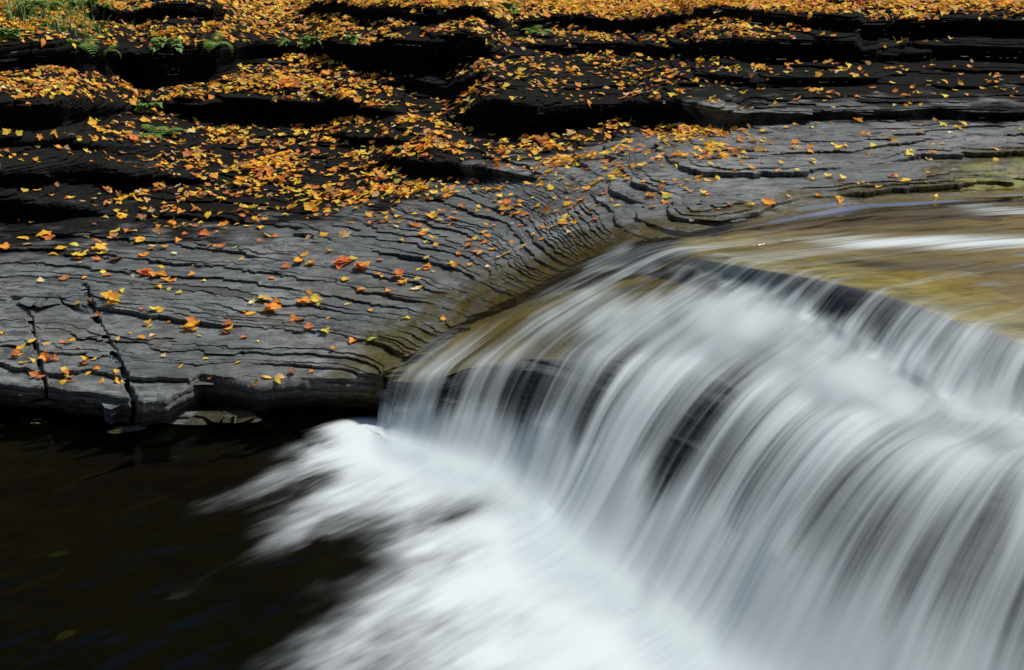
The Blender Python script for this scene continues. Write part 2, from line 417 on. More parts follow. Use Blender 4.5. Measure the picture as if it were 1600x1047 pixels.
# outline of the running water, in plan (terrain under it is left to the stream bed)
edge0 = CT[0] + (CT[1] - CT[0]) * 0.45; edge0[5] = CT[0][5] + (CT[1][5] - CT[0][5]) * .12; edge0[6] = CT[0][6]
poly = np.array([p[:2] for p in edge0] + [L[6][:2] + .14 * (L[6][:2] - L[5][:2]) / np.linalg.norm(L[6][:2] - L[5][:2]) for L in CT[1:]] + [p[:2] for p in CT[-1][::-1]] + [p[:2] for p in CT[:, 0][::-1]])
def inside(x, y, pl):
    r = np.zeros(x.shape, bool); j = len(pl) - 1
    for i in range(len(pl)):
        xi, yi = pl[i]; xj, yj = pl[j]
        c = (yi > y) != (yj > y)
        if yi != yj: r ^= c & (x < (xj - xi) * (y - yi) / (yj - yi) + xi)
        j = i
    return r
WET = inside(X, Y, poly)

# growth beside the water: distance to the left bank of the stream
bank = np.concatenate([np.linspace(CT[0][i][:2], CT[0][i + 1][:2], 14) for i in range(6)])
DB = np.full(X.shape, 9.0)
for p in bank[::2]: DB = np.minimum(DB, np.hypot(X - p[0], Y - p[1]))
fpx, frow, _ = project(X, Y, BASE + steps_sum(U, Y))
band = np.interp(fpx, [560, 640, 760, 900, 1000, 1100, 1400, 1500, 1700], [.42, .42, .38, .40, .25, .14, .25, .8, .95])
ALGAE = 1 - sstep(band * 0.45, band * 1.15, DB + 0.14 * NF[2])
ALGAE = ALGAE + sstep(1430, 1540, fpx + 60 * NF[1]) * (1 - sstep(.5, 1.1, DB)) * (frow > 185)
LOWR = (Y < np.interp(U, fu, fy) - .02)
ALGAE = np.where(LOWR, .7, ALGAE)
NEAR_BLACK = sstep(9.9, 10.6, Y + 0.5 * NF[0] + np.interp(fpx, [0, 500, 900, 1100, 1600], [.5, .1, -.7, -.9, -.9]))  # near-black tone from the upper ledges back
NEAR_BLACK = np.maximum(NEAR_BLACK, .8 * LOWR)

WETR = np.clip((1 - sstep(1.0, 2.4, DB)) * sstep(780, 950, fpx) + LOWR + .5 * sstep(.3, -.1, BASE - .45) * 0, 0, 1)
# ------------------------------------------------------------------ beds of shale, each a slab of its own
ZTOP = np.full(X.shape, -9.0)
outcrop = add('rock_outcrop', None, kind='structure', label='layered dark grey shale bank stepping up from the pool', category='rock')
cell = np.arange(NR * NC).reshape(NR, NC)
TRI = np.concatenate([np.stack([cell[:-1, :-1], cell[:-1, 1:], cell[1:, 1:]], -1).reshape(-1, 3),
                      np.stack([cell[:-1, :-1], cell[1:, 1:], cell[1:, :-1]], -1).reshape(-1, 3)])
TRI = TRI[~WET.ravel()[TRI].all(1)]
levels = [-0.40, -0.2, -0.12, -0.05]
z = 0.0
r2 = random.Random(5)
while z < 2.05:
    levels.append(z); z += r2.choice([.008, .011, .015, .021, .029, .042]) * (1.0 if z < 0.75 else 1.15 if z < 1.1 else 1.3)
Xf, Yf = X.ravel(), Y.ravel()
n_tri_total = 0
f_cur = None
KEEP = np.clip(0.45 + 0.85 * fbm(X * 1.1, Y * 2.6, 3, 300) + 1.1 * np.clip(np.hypot(np.gradient(BASE, axis=0) / np.gradient(Y, axis=0), np.gradient(BASE, axis=1) / np.gradient(X, axis=1)) - .22, 0, .35), 0.15, 0.98).ravel()
def make_slab(k):
    global f_cur, n_tri_total
    zk = levels[k]; t_up = (levels[k + 1] - zk) if k + 1 < len(levels) else 0.05
    t_dn = zk - levels[k - 1] if k else 0.3
    f = (land_at_level(zk, k) - zk).ravel() if f_cur is None else f_cur
    if k + 1 < len(levels):
        L2 = land_at_level(levels[k + 1], k + 1); fn = (L2 - levels[k + 1]).ravel()
    else: fn = np.full(f.shape, -1.0)
    f_cur = fn
    if k == 0: f = np.maximum(f, 0.01)
    top = zk + KEEP * np.clip(f, 0, t_up) + 0.003 * NF[(k + 1) % 5].ravel() * sstep(0, .02, f)
    inn = f > 0
    ZTOP.ravel()[inn] = np.maximum(ZTOP.ravel()[inn], top[inn])
    ft = f[TRI]; pos = ft > 0; cnt = pos.sum(1)
    keep = (cnt > 0) & ((fn[TRI].min(1) < 0.008) | (cnt < 3))
    tri = TRI[keep]; pos = pos[keep]; cnt = cnt[keep]
    if len(tri) == 0: return
    full = tri[cnt == 3]
    one = tri[cnt == 1]; po = pos[cnt == 1]
    r = po.argmax(1); one = np.stack([one[np.arange(len(one)), (r + q) % 3] for q in range(3)], 1)
    two = tri[cnt == 2]; pt = pos[cnt == 2]
    r = (~pt).argmax(1); two = np.stack([two[np.arange(len(two)), (r + q) % 3] for q in range(3)], 1)   # first is the one outside
    eds = np.concatenate([one[:, [0, 1]], one[:, [0, 2]], two[:, [1, 0]], two[:, [2, 0]]])              # inside, outside
    if len(eds):
        key = np.sort(eds, 1); kk = key[:, 0].astype(np.int64) * (NR * NC) + key[:, 1]
        uq, idx, inv = np.unique(kk, return_index=True, return_inverse=True)
        a, b = eds[idx, 0], eds[idx, 1]
        w = f[a] / np.maximum(f[a] - f[b], 1e-9)
        ex, ey = Xf[a] + (Xf[b] - Xf[a]) * w, Yf[a] + (Yf[b] - Yf[a]) * w
        ne = len(uq)
    else:
        ne = 0; inv = np.zeros(0, int); ex = ey = np.zeros(0); a = b = np.zeros(0, int); w = np.zeros(0)
    used = np.unique(np.concatenate([full.ravel(), one[:, 0], two[:, 1], two[:, 2]]))
    remap = np.full(NR * NC, -1, np.int64); remap[used] = np.arange(len(used))
    nu = len(used)
    v = [np.stack([Xf[used], Yf[used], top[used]], 1), np.stack([ex, ey, np.full(ne, zk)], 1)]
    n1, n2 = len(one), len(two)
    e = nu + inv
    e_ab, e_ac, e_b0, e_c0 = e[:n1], e[n1:2 * n1], e[2 * n1:2 * n1 + n2], e[2 * n1 + n2:]
    faces3 = np.concatenate([remap[full], np.stack([remap[one[:, 0]], e_ab, e_ac], 1)]) if n1 else remap[full]
    quads = np.stack([remap[two[:, 1]], remap[two[:, 2]], e_c0, e_b0], 1)
    al, dm, wr = ALGAE.ravel(), NEAR_BLACK.ravel(), WETR.ravel()
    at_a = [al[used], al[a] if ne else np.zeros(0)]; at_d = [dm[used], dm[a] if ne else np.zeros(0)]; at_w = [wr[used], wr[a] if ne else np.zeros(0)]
    wall = []
    if ne:
        seg = np.concatenate([np.stack([e_ab, e_ac], 1), np.stack([e_c0, e_b0], 1)]) - nu
        ins = np.concatenate([one[:, 0], two[:, 1]])
        sx, sy = ex[seg[:, 1]] - ex[seg[:, 0]], ey[seg[:, 1]] - ey[seg[:, 0]]
        nx, ny = sy, -sx
        flip = (nx * (Xf[ins] - ex[seg[:, 0]]) + ny * (Yf[ins] - ey[seg[:, 0]])) > 0
        nx = np.where(flip, -nx, nx); ny = np.where(flip, -ny, ny)
        ox, oy = np.zeros(ne), np.zeros(ne)
        for c in (0, 1): np.add.at(ox, seg[:, c], nx); np.add.at(oy, seg[:, c], ny)
        ln = np.hypot(ox, oy) + 1e-9; ox /= ln; oy /= ln
        chip = 0.006 * perlin(ex * 40, ey * 40, k)
        rings = [(0.0, 0.0), (0.003, -0.3), (-0.008, -0.85), (-0.14, -1.04)]
        base = nu + ne; nr_ = len(rings)
        for j, (o_, zz) in enumerate(rings):
            oo = o_ + (chip if 0 < j < 3 else 0)
            v.append(np.stack([ex + ox * oo, ey + oy * oo, zk + t_dn * zz + np.zeros(ne)], 1))
            at_a.append(al[a]); at_d.append(dm[a]); at_w.append(wr[a])
        for j in range(nr_ - 1):
            p0, p1 = seg[:, 0] + base + j * ne, seg[:, 1] + base + j * ne
            wq = np.stack([p0, p0 + ne, p1 + ne, p1], 1)
            wq[flip] = wq[flip][:, ::-1]
            wall.append(wq)
    me = build_mesh('rock_layer', np.concatenate(v), [faces3, quads] + wall, True, {'algae': np.concatenate(at_a), 'near_black': np.concatenate(at_d), 'wet': np.concatenate(at_w)})
    n_tri_total += len(faces3) + 2 * len(quads) + 2 * sum(len(q) for q in wall)
    o = add('rock_layer', me, M_ROCK, outcrop)
for k in range(len(levels)): make_slab(k)
print('slabs', len(levels), 'tris', n_tri_total, 'top', ZTOP.max(), round(time.time() - T0, 1))
def ground(x, y):
    """height and slope of the built bank at plan positions"""
    u = x / y
    j = np.clip(np.interp(u, ug, np.arange(NC)), 0, NC - 1.001); i = np.clip(np.interp(np.log(y), np.log(yg), np.arange(NR)), 0, NR - 1.001)
    return ZTOP[np.round(i).astype(int), np.round(j).astype(int)]

# ------------------------------------------------------------------ running water and its bed
NLINE = 420
tpar = np.concatenate([[0], np.cumsum(np.hypot(*(np.diff(0.5 * (CT[:, 5] + CT[:, 3]), axis=0)[:, :2].T)))])
def crom(tk, Q, t):
    """cubic interpolation of rows of Q (knots tk) at t"""
    Q = np.asarray(Q, float); m = np.gradient(Q, tk, axis=0)
    i = np.clip(np.searchsorted(tk, t) - 1, 0, len(tk) - 2); h = tk[i + 1] - tk[i]; s = (t - tk[i]) / h
    sh = (len(t),) + (1,) * (Q.ndim - 1); s = s.reshape(sh); h = h.reshape(sh)
    return (2*s**3-3*s**2+1)*Q[i] + (s**3-2*s**2+s)*h*m[i] + (-2*s**3+3*s**2)*Q[i+1] + (s**3-s**2)*h*m[i+1]
tl = np.linspace(0, tpar[-1], NLINE)
CF = crom(tpar, CT, tl)                                         # fine lines x 7 x 3
for q in range(8):                                              # the margin thins out and runs in under the bank
    CF[q, :6, 2] -= 0.012 * (1 - q / 8) ** 1.5; CF[q, 1:6, 1] += 0.10 * (1 - q / 8) ** 2; CF[q, 1:6, 0] -= 0.08 * (1 - q / 8) ** 2
# the lips are ragged
lipj = 0.035 * fbm(tl * 2.2, tl * 0, 3, 70) + 0.02 * np.round(3 * perlin(tl * 5, tl * 0 + .5, 71)) / 1.5
for st, am in ((2, 1.0), (5, 0.8)):
    dirv = CF[:, st + 1, :2] - CF[:, st, :2]; dirv /= np.linalg.norm(dirv, axis=1)[:, None] + 1e-9
    CF[:, st, :2] += dirv * (lipj * am)[:, None]
fdir = CF[:, 6, :2] - CF[:, 5, :2]; fdir /= np.linalg.norm(fdir, axis=1)[:, None]
apr = CF[:, 6].copy(); apr[:, :2] += (fdir * .6 + np.array([-.66, -.75]) * .4) * (.45 * (1 + .3 * fbm(tl * 1.4, tl * 0, 2, 820)) * sstep(-.3, .8, tl))[:, None]; apr[:, 2] = .022; CF[:, 6, 2] = .02
CF = np.concatenate([CF, apr[:, None]], 1)                      # the foot curves out over the pool
FOAM = np.array([  # foam at the seven stations of each line
    [0.02, .02, .03, .04, .02, .06, .35], [0.03, .02, .20, .18, .08, .42, .85], [0.05, .03, .26, .42, .34, .52, .90], [0.06, .04, .24, .54, .54, .54, .92],
    [0.10, .05, .20, .56, .62, .56, .92], [0.10, .05, .16, .60, .68, .60, .94], [0.10, .06, .14, .64, .72, .63, .95], [0.08, .06, .14, .68, .78, .66, .95],
    [0.06, .05, .10, .74, .84, .70, .95], [0.05, .04, .12, .78, .86, .60, .95], [0.05, .06, .14, .78, .88, .80, .95], [0.05, .05, .14, .78, .88, .84, .95],
    [0.05, .05, .14, .78, .88, .84, .95], [0.05, .05, .14, .78, .88, .84, .95]])
MIDF = np.array([.06, .33, .38, .38, .40, .40, .37, .40, .38, .32, .50, .48, .46, .46])      # half-way down the main fall
MIDU = np.array([.04, .14, .32, .38, .38, .35, .34, .35, .36, .35, .35, .35, .35, .35])     # half-way down the upper step
FOAM[2:, 6] = 1.0
FF = np.concatenate([np.clip(crom(tpar, FOAM, tl), 0, 1), np.zeros((NLINE, 1))], 1)
MF = crom(tpar, MIDF, tl); MU = crom(tpar, MIDU, tl)
segn = [36, 60, 46, 34, 40, 120, 50]
def loft(C, F, bed=False):
    rows, foam, stat = [], [], []
    for s, n in enumerate(segn[:C.shape[1] - 1]):
        w = np.linspace(0, 1, n, endpoint=(s == C.shape[1] - 2))[:, None, None]
        a, b = C[None, :, s], C[None, :, s + 1]
        p = a + (b - a) * w
        if s in (2, 5):
            drop = a[..., 2] - b[..., 2]
            pw = 1.75
            p[..., 2] = a[..., 2] - drop * w[..., 0] ** pw
        rows.append(p); foam.append(F[None, :, s] + (F[None, :, s + 1] - F[None, :, s]) * w[..., 0]); stat.append((s + w[..., 0]) * np.ones((1, C.shape[0])))
    return np.concatenate(rows), np.concatenate(foam), np.concatenate(stat)
def smooth_rows(p, n):
    for _ in range(n):
        p[1:-1] = 0.25 * p[:-2] + 0.5 * p[1:-1] + 0.25 * p[2:]
    return p
W, WF, WS = loft(CF, FF)
wm = np.clip(WS - 5, 0, 1); on = (WS > 5) & (WS <= 6)
WF = np.where(on, FF[None, :, 5] * (1 - sstep(0, .45, wm)) + MF[None] * sstep(0, .45, wm) * (1 - sstep(.50, .88, wm)) + FF[None, :, 6] * sstep(.50, .88, wm), WF)
wu = np.clip(WS - 2, 0, 1); onu = (WS > 2) & (WS < 3)
WF = np.where(onu, FF[None, :, 2] * (1 - sstep(0, .3, wu)) + MU[None] * sstep(0, .3, wu) * (1 - sstep(.55, 1, wu)) + FF[None, :, 3] * sstep(.55, 1, wu), WF)
SEG0 = np.cumsum([0] + segn)
W = smooth_rows(W, 10); Ws = smooth_rows(W.copy(), 45)
kb = (sstep(2.55, 2.9, WS) * (1 - sstep(5.25, 5.6, WS)))[..., None]
W = W * (1 - kb) + Ws * kb
Ws = smooth_rows(W.copy(), 130); kb = (sstep(4.1, 4.7, WS) * (1 - sstep(5.2, 5.5, WS)))[..., None]; W = W * (1 - kb) + Ws * kb
Ws = smooth_rows(W.copy(), 260); kb = (sstep(5.35, 5.8, WS) * (1 - sstep(6.7, 6.98, WS)))[..., None]; W = W * (1 - kb) + Ws * kb; W = smooth_rows(W, 10); WF = smooth_rows(WF, 30)
NM = 34
for q in range(NM):
    gz = ground(W[:, q, 0], W[:, q, 1]); gz = np.convolve(np.pad(gz, 6, 'edge'), np.ones(13) / 13, 'valid')
    k_ = sstep(0, 1, q / NM); m_ = (WS[:, q] < 4.9) & (gz > -1)
    W[:, q, 2] = np.where(m_, np.minimum(W[:, q, 2], W[:, q, 2] * k_ + (gz + .004) * (1 - k_)) if q else gz - .02, W[:, q, 2])
W = smooth_rows(W, 3)
wpx, wrow, _ = project(W[..., 0], W[..., 1], W[..., 2])
def streak(px0, r0, px1, r1, wd, val):
    L_ = math.hypot(px1 - px0, r1 - r0); ux, uy = (px1 - px0) / L_, (r1 - r0) / L_
    a = ((wpx - px0) * ux + (wrow - r0) * uy) / L_; b = -(wpx - px0) * uy + (wrow - r0) * ux
    return val * sstep(0, .45, a) * (1 - sstep(.9, 1.4, a)) * np.exp(-(b / wd) ** 2)
WF = np.maximum(WF, streak(1150, 374, 1640, 381, 11, .62)); WF = np.maximum(WF, streak(1560, 402, 1420, 442, 9, .32))
WF = np.maximum(WF, streak(1460, 325, 1640, 332, 9, .5)); WF = np.maximum(WF, streak(1010, 372, 920, 415, 9, .6)); WF = smooth_rows(WF, 3)
SL = np.concatenate([np.zeros((1, NLINE)), np.cumsum(np.linalg.norm(np.diff(W, axis=0), axis=2), 0)])
TL = np.broadcast_to(tl, SL.shape)
sh_ = sstep(2.5, 3.9, WS); sh2 = sstep(4.0, 5.4, WS)
TW = TL + .06 * fbm(TL * 1.3, SL * 1.1, 2, 77) * sh_ * (1 - sh2) + .06 * fbm(TL * .7 + 5, SL * 0, 2, 78) * sh2
FLOW = np.stack([TW, SL, .8 * sh_], -1)
blot = fbm(TL * 1.8, SL * 1.5, 3, 79)
uneven = (.12 * fbm(TL * 1.1, SL * .12, 2, 610) + .16 * fbm(TL * 4.5, SL * .15, 2, 611)) * sstep(4.3, 5.1, WS) * (1 - sstep(5.55, 5.9, WS))
WF = np.clip(WF + uneven * np.clip(WF * 2, 0, 1), 0, 1)
WF = np.clip(WF + .38 * blot * sh_ * (1 - sh2) * np.clip(WF * 2, 0, 1), 0, .97)
# shape of the moving surface: ropes of water down the falls, ripples on the flats
fall = sstep(4.3, 5.3, WS) + sstep(1.9, 2.05, WS) * (1 - sstep(2.9, 3.2, WS))
rope = fbm(TL * 3.2, SL * 0.35, 2, 80) * 0.030 + fbm(TL * 11, SL * 0.4, 2, 81) * 0.009
wash = fbm(TL * 2.6, SL * 1.2, 2, 82) * 0.016
Wd = W.copy()
g0 = np.gradient(W, axis=0); g1 = np.gradient(W, axis=1)
fall = fall * (1 - sstep(5.7, 6.3, WS))
nrm = np.cross(g0, g1); nrm /= np.linalg.norm(nrm, axis=2)[..., None] + 1e-9
nrm *= np.sign(nrm[..., 2:3] + 1e-9)
shelfw = sstep(2.8, 3.4, WS) * (1 - sstep(4.2, 5.1, WS)) * np.clip(WF * 1.6, 0, 1)
Wd += nrm * (rope * fall * np.clip(WF * 1.6, .2, 1) + wash * shelfw + 0.004 * fbm(TL * 4, SL * 3, 2, 83) * (1 - np.clip(fall, 0, 1)))[..., None]
STRK = 1 - .62 * sstep(2.8, 3.5, WS) * (1 - sstep(4.3, 5.1, WS)) * sstep(.8, 2.0, TL)
STRK = STRK * (1 - .75 * sstep(5.8, 6.2, WS))
GLS = .55 * (1 - sstep(1.45, 1.9, WS)) + .10 * (1 - sstep(.6, 1.6, TL)) * sstep(1.45, 1.9, WS) * (1 - sstep(4.5, 5, WS))
def cut(a, r0, r1): return a[r0:r1 + 1]
parts = [('stream_water', 0, SEG0[2] - 2, M_STREAM, 'clear olive brown stream sliding towards the upper rock lip'),
         ('upper_waterfall', SEG0[2] - 2, SEG0[3], M_FALL, 'low thin curtain of water spilling over the upper rock step'),
         ('cascade_water', SEG0[3], SEG0[5] - 3, M_STREAM, 'white wash of water crossing the shelf between the two falls'),
         ('waterfall', SEG0[5] - 3, len(W) - 1, M_FALL, 'broad silky white waterfall pouring from the shale shelf into the dark pool')]
for name, r0, r1, m, lab in parts:
    q0 = 5 if name == 'waterfall' else 0
    v = cut(Wd, r0, r1)[:, q0:]; me = build_mesh(name, v.reshape(-1, 3), grid_faces(v.shape[0], NLINE - q0), True,
        {'flow': cut(FLOW, r0, r1)[:, q0:].reshape(-1, 3), 'foam': cut(WF, r0, r1)[:, q0:].ravel(), 'streak': cut(STRK, r0, r1)[:, q0:].ravel(), 'gloss': cut(GLS, r0, r1)[:, q0:].ravel()})
    add(name, me, m, None, kind='structure', label=lab, category='waterfall' if 'fall' in name else 'water')
# bed: lips a little lower, faces of the falls nearly upright and notched by the bedding
NB = 120
CB = crom(tpar, CT, np.linspace(0, tpar[-1], NB)); tb = np.linspace(0, tpar[-1], NB)
dep = np.array([.16, .14, .035, .05, .04, .04, .25])
CB = CB.copy(); CB[:, :, 2] -= dep
for a, b in ((2, 3), (5, 6)): CB[:, b, :2] = CB[:, a, :2] + (CB[:, b, :2] - CB[:, a, :2]) * 0.42
Bd, BF, BS = loft(CB, np.zeros((NB, 7)))
fl_b = np.zeros(Bd.shape[:2])
SB = np.concatenate([np.zeros((1, NB)), np.cumsum(np.linalg.norm(np.diff(Bd, axis=0), axis=2), 0)])
TB = np.broadcast_to(tb, SB.shape)
Bd[..., 2] += 0.02 * fbm(TB * 3, SB * 2, 3, 85) * (1 - sstep(1.7, 1.9, BS) * (1 - sstep(3.2, 3.5, BS))) - .01
on_fall = (BS > 5.02)
notch = 0.03 * np.round(3 * fbm(TB * 0.7 + 3, Bd[..., 2] * 14, 2, 86)) / 3
Bd[..., 0] += np.where(on_fall, -notch, 0); Bd[..., 1] += np.where(on_fall, -notch, 0)
olive = np.clip(1 - sstep(1.98, 2.06, BS), 0, 1)
olive = np.maximum(olive, (1 - sstep(.7, 1.5, TB)) * (1 - sstep(5.0, 5.1, BS)))
olive = olive * (1 - .42 * sstep(2.0, 2.6, BS))
olive = np.maximum(olive, 0.10 * (BS > 2.9) * (BS < 4.6))
me = build_mesh('stream_bed', Bd.reshape(-1, 3), grid_faces(Bd.shape[0], NB), True, {'flow': np.stack([TB, SB, 0 * SB], -1).reshape(-1, 3), 'olive': olive.ravel()})
add('stream_bed', me, M_BED, None, kind='structure')

# ------------------------------------------------------------------ pool with its foam
NX, NY = 380, 290
uu = np.linspace(-.62, .62, NX); yy = np.exp(np.linspace(math.log(3.4), math.log(8.4), NY))
PU, PY = np.meshgrid(uu, yy); PX = PU * PY
foot = CF[:, 6, :2]
# nearest point of the fall's foot: distance downstream and position along it
s_best = np.full(PX.shape, 99.0); t_best = np.zeros(PX.shape)
for q in range(0, NLINE, 3):
    d = np.hypot(PX - foot[q, 0], PY - foot[q, 1])
    m = d < s_best; s_best[m] = d[m]; t_best[m] = tl[q]
FD = np.array([-0.66, -0.75]); FN = np.array([0.75, -0.66])     # set of the current
ps = PX * FD[0] + PY * FD[1]; pt = PX * FN[0] + PY * FN[1]
warp = 0.25 * fbm(PX * .9, PY * .9, 2, 95)
ppx, prow, _ = project(PX, PY, np.zeros_like(PX))
# reach of the foam away from the foot, in metres, for points along it
reach = np.interp(t_best, [0, .25, .6, 1.0, 1.6, 2.2, 4], [.35, .75, 1.05, .95, 1.05, 1.3, 1.6])
fo = 1 - sstep(0.15, 1.45, s_best / reach + 0.35 * warp)
fo = fo * 0.97
def blob(px, row, ax, bx, ang, val):
    c = math.cos(math.radians(ang)); s = math.sin(math.radians(ang))
    a = (ppx - px) * c + (prow - row) * s; b = -(ppx - px) * s + (prow - row) * c
    return val * np.exp(-(a / ax) ** 2 - (b / bx) ** 2)
fo = fo - blob(715, 795, 90, 20, -12, .38) - blob(540, 905, 120, 60, -25, .40)
for b_ in ((520, 795, 150, 18, -30, .42), (400, 865, 110, 12, -27, .14), (640, 960, 200, 70, -32, .55), (450, 745, 110, 34, -25, .32),
           (900, 1020, 300, 90, -30, .9), (560, 730, 120, 40, -10, .6), (800, 900, 160, 100, 30, .95)):
    fo = np.maximum(fo, blob(*b_))
fo = np.clip(fo + .10 * fbm(pt * 3, ps * 1.5, 3, 99) * (fo > .02), 0, 1) * sstep(-.03, .12, 8.0 - PY)
nrmf = CF[:, 6, :2] - CF[:, 5, :2]; nrmf /= np.linalg.norm(nrmf, axis=1)[:, None]
iq = np.clip(np.searchsorted(tl, t_best), 0, NLINE - 1)
sgn_s = (PX - foot[iq, 0]) * nrmf[iq, 0] + (PY - foot[iq, 1]) * nrmf[iq, 1]            # downstream positive
mound = 0.0 * np.exp(-(np.maximum(sgn_s, 0) + .05) / .16) * sstep(.15, 1.0, t_best) * sstep(-.30, -.08, sgn_s)
mound = mound * (1 + .35 * fbm(t_best * 2.5, s_best * 2, 2, 98)) 
fo = fo * sstep(-.22, -.02, sgn_s)
calm = sstep(.25, .8, s_best)
pz = mound + calm * (fo * 0.012 * fbm(pt * 4, ps * 1.6, 2, 96) + 0.005 * fbm(pt * 6, ps * 2.2, 3, 97))
me = build_mesh('pool_water', np.stack([PX, PY, pz], -1).reshape(-1, 3), grid_faces(NY, NX), True,
                {'flow': np.stack([pt + .12 * warp, ps, 0 * ps], -1).reshape(-1, 3), 'foam': fo.ravel(), 'streak': np.ones(fo.size), 'gloss': np.full(fo.size, .5)})
add('pool_water', me, M_POOL, None, kind='structure', label='dark pool streaked with white foam under the waterfall', category='water')

# wooded side of the gorge beyond the ledges (unseen; it is what the wet rock and the pool mirror)
hx = np.linspace(-60, 60, 60); hy = np.linspace(22, 60, 30)
HX, HY = np.meshgrid(hx, hy)
HZ = 1.0 + (HY - 22) * (0.95 - .40 * sstep(1, 11, HX * 30 / HY)) + 1.2 * fbm(HX * .12, HY * .12, 3, 55) + np.abs(HX) * .05 - .6
me = build_mesh('hillside', np.stack([HX, HY, HZ], -1).reshape(-1, 3), grid_faces(30, 60), True)
add('hillside', me, M_HILL, None, kind='structure')
wx = np.linspace(-70, 70, 70); wz = np.linspace(-2, 26, 24)  # unseen wall added behind the camera to keep sky light off the risers
VX, VZ = np.meshgrid(wx, wz)
VY = -7 - .25 * VZ + 1.5 * fbm(VX * .15, VZ * .3, 3, 57) - .004 * VX ** 2
me = build_mesh('sky_block_wall', np.stack([VX, VY, VZ], -1).reshape(-1, 3), grid_faces(24, 70), True)
add('sky_block_wall', me, M_HILL, None, kind='structure')
print('water', round(time.time() - T0, 1))

# ------------------------------------------------------------------ fallen leaves
def leaf_mesh(kind, seed, low=False):
    r = random.Random(seed)
    if kind == 'maple':
        half = [(168, .36), (140, .70), (120, .56), (96, .74), (76, .94), (52, .66), (30, .76), (10, .92)]
        pts = [(a * (1 + .05 * r.uniform(-1, 1)), d * r.uniform(.88, 1.1)) for a, d in half]
        pts = pts + [(0, r.uniform(1.0, 1.12))] + [(-a, d * r.uniform(.9, 1.08)) for a, d in reversed(pts)]
        ring = [(d * math.sin(math.radians(a)), d * math.cos(math.radians(a)), 1.0 if d > .7 else 0.0) for a, d in pts]
    else:
        w = .56 if kind == 'oval' else .30
        half = [(-1.0, 0.05), (-.72, .62), (-.3, .98), (.15, .92), (.55, .58), (.85, .22)]
        ring = [(w * a * r.uniform(.9, 1.1), y, 0.0) for y, a in half] + [(0, 1.08, 1.0)] + [(-w * a * r.uniform(.9, 1.1), y, 0.0) for y, a in reversed(half)]
    fold = r.uniform(.05, .65); bend = r.uniform(-.5, .7); tw = r.uniform(-.4, .4); cup = r.uniform(-.2, .45)
    def lift(x, y): return fold * abs(x) + bend * y * y * .5 + tw * x * y + cup * (x * x + y * y) * .6 + .05 * math.sin(7 * x + seed) * math.cos(6 * y)
    vs, ve = [], []
    mids = [(0, -.45), (0, 0.0), (0, .5)] if kind != 'maple' else [(0, -.12)]
    for x, y in mids: vs.append((x, y, lift(x, y))); ve.append(1.0)
    n0 = len(vs)
    if kind == 'maple' and not low:
        for x, y, v in ring: vs.append((x * .5, y * .5 - .05, lift(x * .5, y * .5))); ve.append(v)
    for x, y, v in ring: vs.append((x, y, lift(x, y))); ve.append(v * .6)
    f = []
    n = len(ring)
    if kind == 'maple' and low:
        for i in range(n): f.append((0, n0 + i, n0 + (i + 1) % n))
    elif kind == 'maple':
        for i in range(n):
            j = (i + 1) % n
            f.append((0, n0 + i, n0 + j)); f.append((n0 + i, n0 + n + i, n0 + n + j)); f.append((n0 + i, n0 + n + j, n0 + j))
    else:
        def near(y): return 0 if y < -.35 else 1 if y < .3 else 2
        for i in range(n):
            j = (i + 1) % n
            a, b = near(ring[i][1]), near(ring[j][1])
            f.append((a, n0 + i, n0 + j))
            if a != b: f.append((a, n0 + j, b))
    b = len(vs)                                                     # stalk
    y0 = ring[0][1] if kind != 'maple' else -.15
    vs += [(-.02, y0, lift(0, y0)), (.02, y0, lift(0, y0)), (.05 + tw * .3, y0 - .75, lift(0, y0) + .12)]; ve += [1, 1, 1]
    f.append((b, b + 1, b + 2))
    return np.array(vs) * .5, np.array(f), np.array(ve)
LEAF = [('maple', leaf_mesh('maple', q)) for q in range(6)] + [('oval', leaf_mesh('oval', 20 + q)) for q in range(4)] + [('narrow', leaf_mesh('narrow', 40 + q)) for q in range(2)]
LEAF_LOW = [leaf_mesh('maple', q, True) for q in range(6)] + [L_[1] for L_ in LEAF[6:]]
LEAF_ME = [build_mesh('leaf_' + k, v, f, True, {'vein': ve}) for k, (v, f, ve) in LEAF]
for m in LEAF_ME: m.materials.append(M_LEAF)
COLS = {'orange': (.88, .31, .010), 'gold': (.90, .48, .015), 'yellow': (.90, .66, .06), 'rust': (.56, .15, .03), 'brown': (.26, .11, .05),
        'tan': (.66, .43, .19), 'red orange': (.72, .14, .025), 'cream': (.80, .68, .40), 'yellow green': (.48, .52, .08)}
CN = list(COLS); CW = np.array([.24, .28, .16, .11, .06, .09, .03, .02, .01]); CW /= CW.sum()
DR = [10, 40, 75, 110, 140, 175, 210, 250, 290, 330, 360, 400, 620]
DC = np.arange(0, 1601, 100)
